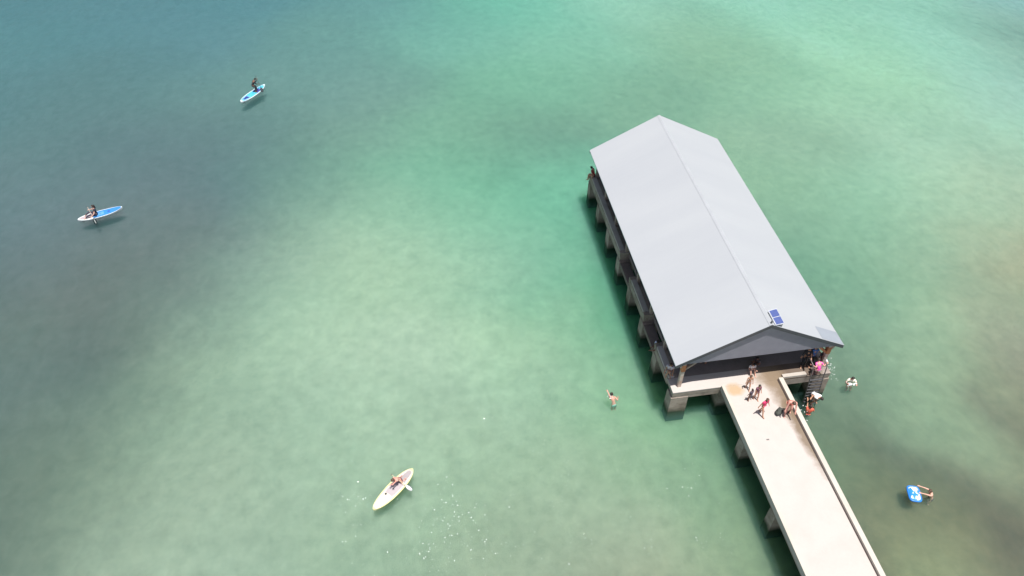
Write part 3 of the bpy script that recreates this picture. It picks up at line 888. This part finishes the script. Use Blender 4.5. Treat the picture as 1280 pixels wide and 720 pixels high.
person((6.15, 2.3, -1.10), R(120), 'swimmer in a white and blue shirt splashing in the water behind the right front post', pelvis=(0, 0, 0.85), lean=0.35, handL=(-0.35, 0.45, 1.25), handR=(0.30, 0.48, 1.3),
       footL=(-0.15, 0, 0.1), footR=(0.15, 0.1, 0.15), skin='light', hair='dark', top=(0.72, 0.76, 0.86), bottom=(0.2, 0.2, 0.3))

# ------------------------------------------------------------------ paddle boards
def board_half(u):
    """half width at u in 0 (tail) .. 1 (nose), as a share of the widest"""
    return max(0.0, (1 - abs(2 * u - 1) ** 2.6)) ** 0.62 * (1.0 if u < 0.5 else 1 - 0.12 * (u - 0.5) * 2)
def rocker(u): return 0.10 * max(0, u - 0.6) ** 2 / 0.16 + 0.03 * max(0, 0.25 - u) ** 2 / 0.06
def board_sheet(L_, W_, u0, u1, share, z, th, n=16, m=6):
    bm = bmesh.new()
    rows = []
    for i in range(n + 1):
        u = u0 + (u1 - u0) * i / n
        hw = W_ / 2 * board_half(u) * share
        top = [bm.verts.new((hw * (2 * j / m - 1), (u - 0.5) * L_, z + rocker(u) + 0.006 * (1 - (2 * j / m - 1) ** 2))) for j in range(m + 1)]
        bot = [bm.verts.new((v.co.x * (0.86 if th > 0.05 else 1), v.co.y, v.co.z - th)) for v in top]
        rows.append((top, bot))
    for (a, b), (c, d) in zip(rows, rows[1:]):
        for j in range(m):
            bm.faces.new((a[j], a[j + 1], c[j + 1], c[j]))
            bm.faces.new((b[j + 1], b[j], d[j], d[j + 1]))
        bm.faces.new((a[0], c[0], d[0], b[0]))
        bm.faces.new((c[m], a[m], b[m], d[m]))
    for a, b in (rows[0], rows[-1]):
        for j in range(m):
            bm.faces.new((a[j], b[j], b[j + 1], a[j + 1]))
    bmesh.ops.remove_doubles(bm, verts=bm.verts, dist=0.0005)
    return bm
def board(loc, rz, label, rail, pads, L_=3.2, W_=0.82, extra=None):
    t = thing('paddle_board', label, 'paddle board', loc, rz, 'paddle boards on the bay')
    build('hull', board_sheet(L_, W_, 0.004, 0.996, 1.0, 0.11, 0.14, 24, 8), cmat('board_rail_%s' % label[:8], rail, 0.3, 0.03), t, smooth=False, bevel=0.0)
    for i, (u0, u1, sh, col) in enumerate(pads):
        build('deck_pad', board_sheet(L_, W_, u0, u1, sh, 0.116 + 0.0008 * i, 0.004), cmat('pad_%02d%02d%02d' % tuple(int(v * 99) for v in col), col, 0.7, 0.05), t)
    bm = bmesh.new()
    beam(bm, (0, -L_ * 0.40, -0.02), (0, -L_ * 0.40, -0.22), 0.012, 0.16, (0, 1, 0))
    build('fin', bm, cmat('fin_black', (0.03, 0.03, 0.03), 0.4), t)
    bm = bmesh.new()
    tube(bm, [(-0.06, 0, 0.122), (-0.05, 0, 0.15), (0.05, 0, 0.15), (0.06, 0, 0.122)], 0.012, 6)
    build('carry_handle', bm, cmat('fin_black', (0.03, 0.03, 0.03), 0.4), t, True)
    return t
def paddle(p, q, label, blade_col, loc=(0, 0, 0), rz=0, shaft=(0.05, 0.05, 0.05)):
    t = thing('paddle', label, 'paddle', loc, rz, 'paddles held by the board riders')
    p, q = Vector(p), Vector(q)
    d = (q - p).normalized()
    bm = bmesh.new(); tube(bm, [p, q], 0.015, 8); build('shaft', bm, cmat('shaft_%d' % int(shaft[0] * 99), shaft, 0.4), t, True)
    bm = bmesh.new(); s = d.cross(Vector((0, 0, 1))).normalized(); tube(bm, [p - s * 0.05, p + s * 0.05], 0.017, 8)
    build('grip', bm, cmat('fin_black', (0.03, 0.03, 0.03), 0.4), t, True)
    bm = bmesh.new()
    n = 10
    nr = s.cross(d)
    ring = []
    for k in range(n + 1):
        u = k / n
        w = 0.13 * math.sin(math.pi * (0.08 + 0.80 * u)) ** 0.7
        ring.append([bm.verts.new(q + d * 0.44 * u + s * a * w + nr * b * 0.012) for a, b in ((-1, 0), (0, 1), (1, 0), (0, -1))])
    for a, b in zip(ring, ring[1:]):
        for j in range(4): bm.faces.new((a[j], a[(j + 1) % 4], b[(j + 1) % 4], b[j]))
    bm.faces.new(ring[0]); bm.faces.new(ring[-1])
    build('blade', bm, cmat('blade_%d' % int(blade_col[0] * 99), blade_col, 0.35), t, True)
    return t
def heading(ax, ay): return math.atan2(-ax, ay)
CY, BL, NV, WH = (0.06, 0.40, 0.55), (0.03, 0.20, 0.50), (0.02, 0.035, 0.20), (0.66, 0.70, 0.70)
# board 1: far, standing rider
h1 = heading(2.0, 2.72)
board((-31.95, 40.1, 0), h1, 'white edged board with cyan and navy deck under the standing rider', WH,
      [(0.06, 0.95, 0.84, (0.15, 0.40, 0.58)), (0.13, 0.30, 0.70, NV), (0.33, 0.56, 0.72, CY), (0.58, 0.75, 0.72, (0.07, 0.06, 0.32)), (0.77, 0.90, 0.68, CY)], 3.3, 0.86)
person((-31.75, 40.35, 0.125), h1 - 0.5, 'rider in dark wetsuit standing on the far blue and navy board', lean=0.6, pelvis=(0, -0.12, 0.72), scale=0.95, footL=(-0.16, 0.05, 0.07), footR=(0.16, -0.02, 0.07),
       handL=(-0.15, 0.45, 1.1), handR=(0.12, 0.42, 0.75), skin='brown', hair='dark', top=(0.04, 0.04, 0.045), bottom=(0.035, 0.035, 0.04), long_legs=True, long_sleeves=True)
paddle((-0.2, 0.45, 1.35), (0.30, 0.50, 0.42), 'dark paddle held by the standing rider of the far board', (0.08, 0.08, 0.09), (-31.75, 40.35, 0.125), h1 - 0.5)
# board 2: left, seated rider
h2 = heading(2.98, 0.99)
board((-41.98, 24.08, 0), h2, 'white edged bright blue board with the rider seated near its tail at far left', WH,
      [(0.34, 0.97, 0.86, BL), (0.06, 0.30, 0.62, (0.38, 0.32, 0.34)), (0.42, 0.58, 0.62, (0.10, 0.30, 0.58)), (0.66, 0.72, 0.45, (0.03, 0.10, 0.38))], 3.2, 0.84)
person((-42.25, 23.98, 0.125), h2 + math.pi, 'rider in dark clothes seated on the left blue board with legs towards its tail', pelvis=(0, 0, 0.13), lean=-0.05, footL=(-0.18, 0.78, 0.07), footR=(0.18, 0.72, 0.07),
       kneeP=(0, 0, 1), handL=(-0.45, 0.25, 0.28), handR=(0.35, 0.32, 0.35), skin='light', hair='dark', long_hair=True, top=(0.03, 0.025, 0.05), bottom=(0.05, 0.035, 0.06), long_legs=True)
paddle((0.25, 0.35, 0.70), (-0.62, 0.20, 0.12), 'paddle with dark blade dipped beside the left blue board', (0.03, 0.05, 0.05), (-42.25, 23.98, 0.125), h2 + math.pi, (0.6, 0.5, 0.42))
# board 3: near, cream
h3 = heading(-2.23, -2.18)
board((-21.18, -2.86, 0), h3, 'cream board with pale yellow edge near the bottom centre of the water', (0.66, 0.62, 0.30),
      [(0.05, 0.96, 0.84, (0.62, 0.58, 0.48)), (0.06, 0.30, 0.76, (0.33, 0.29, 0.29)), (0.34, 0.62, 0.70, (0.40, 0.35, 0.36))], 3.15, 0.84)
bm = bmesh.new(); ball(bm, (0, 0, 0.0), 0.06, (1, 1, 0.6), 2)
tag(build('drink_bottle_cap', bm, cmat('fin_black', (0.03, 0.03, 0.03), 0.4), None, True, loc=(-21.60, -3.10, 0.16)), 'small dark knob shaped item on the nose half of the cream board', 'gear')
person((-20.88, -2.52, 0.12), h3, 'rider with bare pink shoulders kneeling on the cream board', pelvis=(0, -0.12, 0.26), lean=0.75, footL=(-0.14, -0.42, 0.06), footR=(0.14, -0.42, 0.06), kneeP=(0, 1, -0.3),
       handL=(0.05, 0.42, 0.42), handR=(-0.12, 0.40, 0.62), skin='pink', hair='brown', bottom=(0.10, 0.04, 0.05))
paddle((-21.2, -2.35, 0.75), (-20.50, -2.80, 0.22), 'paddle with a white blade reaching out beside the cream board', (0.85, 0.85, 0.84), (0, 0, 0), 0, (0.7, 0.6, 0.4))

# ------------------------------------------------------------------ blue float with the lower right swimmer
fl = thing('pool_float', 'square blue inflatable float with a white splatter pattern beside the lower right swimmer', 'float', (6.72, -7.48, 0), R(-16))
bm = bmesh.new()
n = 16
def sq(i): return max(0.0, 1 - abs(2 * i / n - 1) ** 3)
def rnd(a, b): return a * math.sqrt(max(0, 1 - 0.32 * b * b * a * a))
top = [[bm.verts.new((rnd(2 * i / n - 1, 2 * j / n - 1) * 0.30, rnd(2 * j / n - 1, 2 * i / n - 1) * 0.45, 0.07 + 0.12 * (sq(i) * sq(j)) ** 0.5 - 0.012 * abs(math.sin(i / n * math.pi * 4)))) for j in range(n + 1)] for i in range(n + 1)]
bot = [[bm.verts.new((v.co.x, v.co.y, 0.06 - (v.co.z - 0.06) * 0.6)) for v in r_] for r_ in top]
for i in range(n):
    for j in range(n):
        bm.faces.new((top[i][j], top[i + 1][j], top[i + 1][j + 1], top[i][j + 1]))
        bm.faces.new((bot[i][j + 1], bot[i + 1][j + 1], bot[i + 1][j], bot[i][j]))
for i in range(n):
    bm.faces.new((top[i][0], bot[i][0], bot[i + 1][0], top[i + 1][0]))
    bm.faces.new((top[i + 1][n], bot[i + 1][n], bot[i][n], top[i][n]))
    bm.faces.new((top[0][i + 1], bot[0][i + 1], bot[0][i], top[0][i]))
    bm.faces.new((top[n][i], bot[n][i], bot[n][i + 1], top[n][i + 1]))
MF = mat('blue_vinyl', (0.03, 0.22, 0.68), 0.35, 0, 0.1, 3)
_t = MF.node_tree
_cr = [x for x in _t.nodes if x.type == 'VALTORGB'][0]
_n = [x for x in _t.nodes if x.type == 'TEX_NOISE'][0]
_n.inputs['Scale'].default_value = 4.0
_cr.color_ramp.elements[0].color = (0.03, 0.24, 0.70, 1)
_cr.color_ramp.elements[1].color = (0.80, 0.80, 0.88, 1)
_cr.color_ramp.elements[0].position = 0.50
_cr.color_ramp.elements[1].position = 0.54
build('float_body', bm, MF, fl, smooth=True)
bm = bmesh.new()
ring = []
for k in range(33):
    a = 2 * math.pi * k / 32
    c_, s_ = math.cos(a), math.sin(a)
    ring.append((0.30 * math.copysign(abs(c_) ** 0.45, c_), 0.44 * math.copysign(abs(s_) ** 0.45, s_), 0.07))
tube(bm, ring, 0.06, 8)
build('float_rim', bm, mat('blue_vinyl_rim', (0.03, 0.20, 0.62), 0.35), fl, smooth=True)

# bag on the walkway
bag = thing('beach_bag', 'dark green beach bag lying on the walkway beside the leaning person', 'bag', (0.62, -2.42, D), R(35))
bm = bmesh.new()
vs = ball(bm, (0, 0, 0.15), 0.26, (1.15, 0.7, 0.62), 3)
for v in bm.verts:
    v.co.z = max(0.004, v.co.z)
    v.co += Vector((1, 1, 0.5)) * 0.03 * noise.noise(v.co * 7)
build('bag_body', bm, cmat('bag_cloth', (0.06, 0.065, 0.055), 0.9), bag, True)
bm = bmesh.new()
tube(bm, [(-0.18, 0, 0.24), (-0.12, 0.1, 0.36), (0.1, 0.12, 0.37), (0.18, 0, 0.24)], 0.012, 6)
build('strap', bm, cmat('bag_strap', (0.03, 0.03, 0.03), 0.9), bag, True)

# ------------------------------------------------------------------ splashes (small bits of white water) and flecks imitating sun glints
M_FOAM_GLINT = mat('white_foam_and_glint', (0.80, 0.84, 0.82), 0.6)
def flecks(name, label, cat, pts, kind='stuff'):
    bm = bmesh.new()
    for x, y, z, r in pts:
        vs = bmesh.ops.create_icosphere(bm, subdivisions=1, radius=r)['verts']
        a = random.random() * 6.28
        st = random.uniform(0.8, 2.2)
        for v in vs:
            vx, vy = v.co.x * st, v.co.y
            v.co = Vector((x + vx * math.cos(a) - vy * math.sin(a), y + vx * math.sin(a) + vy * math.cos(a), z + v.co.z * 0.35))
    o = build(name, bm, M_FOAM_GLINT, None, True)
    if kind: o['kind'] = kind
    o['label'] = label
    o['category'] = cat
    return o
rg = random.Random(5)
pts = []
for k in range(38):
    u = rg.random()
    pts.append((6.35 - 0.35 * u + rg.gauss(0, 0.16), 2.2 - 1.5 * u + rg.gauss(0, 0.2), max(0.0, rg.gauss(0.02, 0.08)), rg.uniform(0.008, 0.03)))
flecks('splash', 'broken white splash trailing from the swimmer behind the right front post', 'splash', pts)
pts = [(6.95 + rg.gauss(0, 0.22), 0.15 + rg.gauss(0, 0.07), 0.0, rg.uniform(0.02, 0.05)) for k in range(34)]
flecks('splash', 'white ripples round the cream topped swimmer right of the ladder', 'splash', pts)
pts = [(-7.95 + rg.gauss(0, 0.08), 1.45 + rg.gauss(0, 0.12), 0.0, rg.uniform(0.015, 0.04)) for k in range(10)]
flecks('splash', 'small pale splash at the left hand of the swimmer left of the pier', 'splash', pts)
pts = [(3.2 + rg.gauss(0, 0.3), -1.3 + rg.gauss(0, 0.25), 0.0, rg.uniform(0.01, 0.03)) for k in range(14)]
flecks('splash', 'faint foam bubbles beside the red topped swimmer below the ladder', 'splash', pts)
# white flecks in place of sun glints over the lower part of the view, gathered in loose clusters
cl = [(rg.uniform(-24, -2.5), rg.uniform(-9.5, -0.5)) for k in range(26)] + [(-18 + rg.gauss(0, 2.5), -5.6 + rg.gauss(0, 1.4)) for k in range(34)]
pts = []
for cx, cy in cl:
    for k in range(rg.randint(1, 11)):
        pts.append((cx + rg.gauss(0, 0.45), cy + rg.gauss(0, 0.3), 0.0, rg.choice((0.007, 0.009, 0.012, 0.016, 0.024))))
for k in range(120):
    pts.append((rg.uniform(-30, -2.6), rg.uniform(-10, 4), 0.0, rg.choice((0.008, 0.011, 0.014))))
pts = [p for p in pts if p[0] < -3.2 and (p[0] < -9 or p[1] < -4 or p[3] < 0.013)]
flecks('glint_flecks', 'scattered white flecks imitating sun glints on the water below the cream board', 'sun glints', pts)
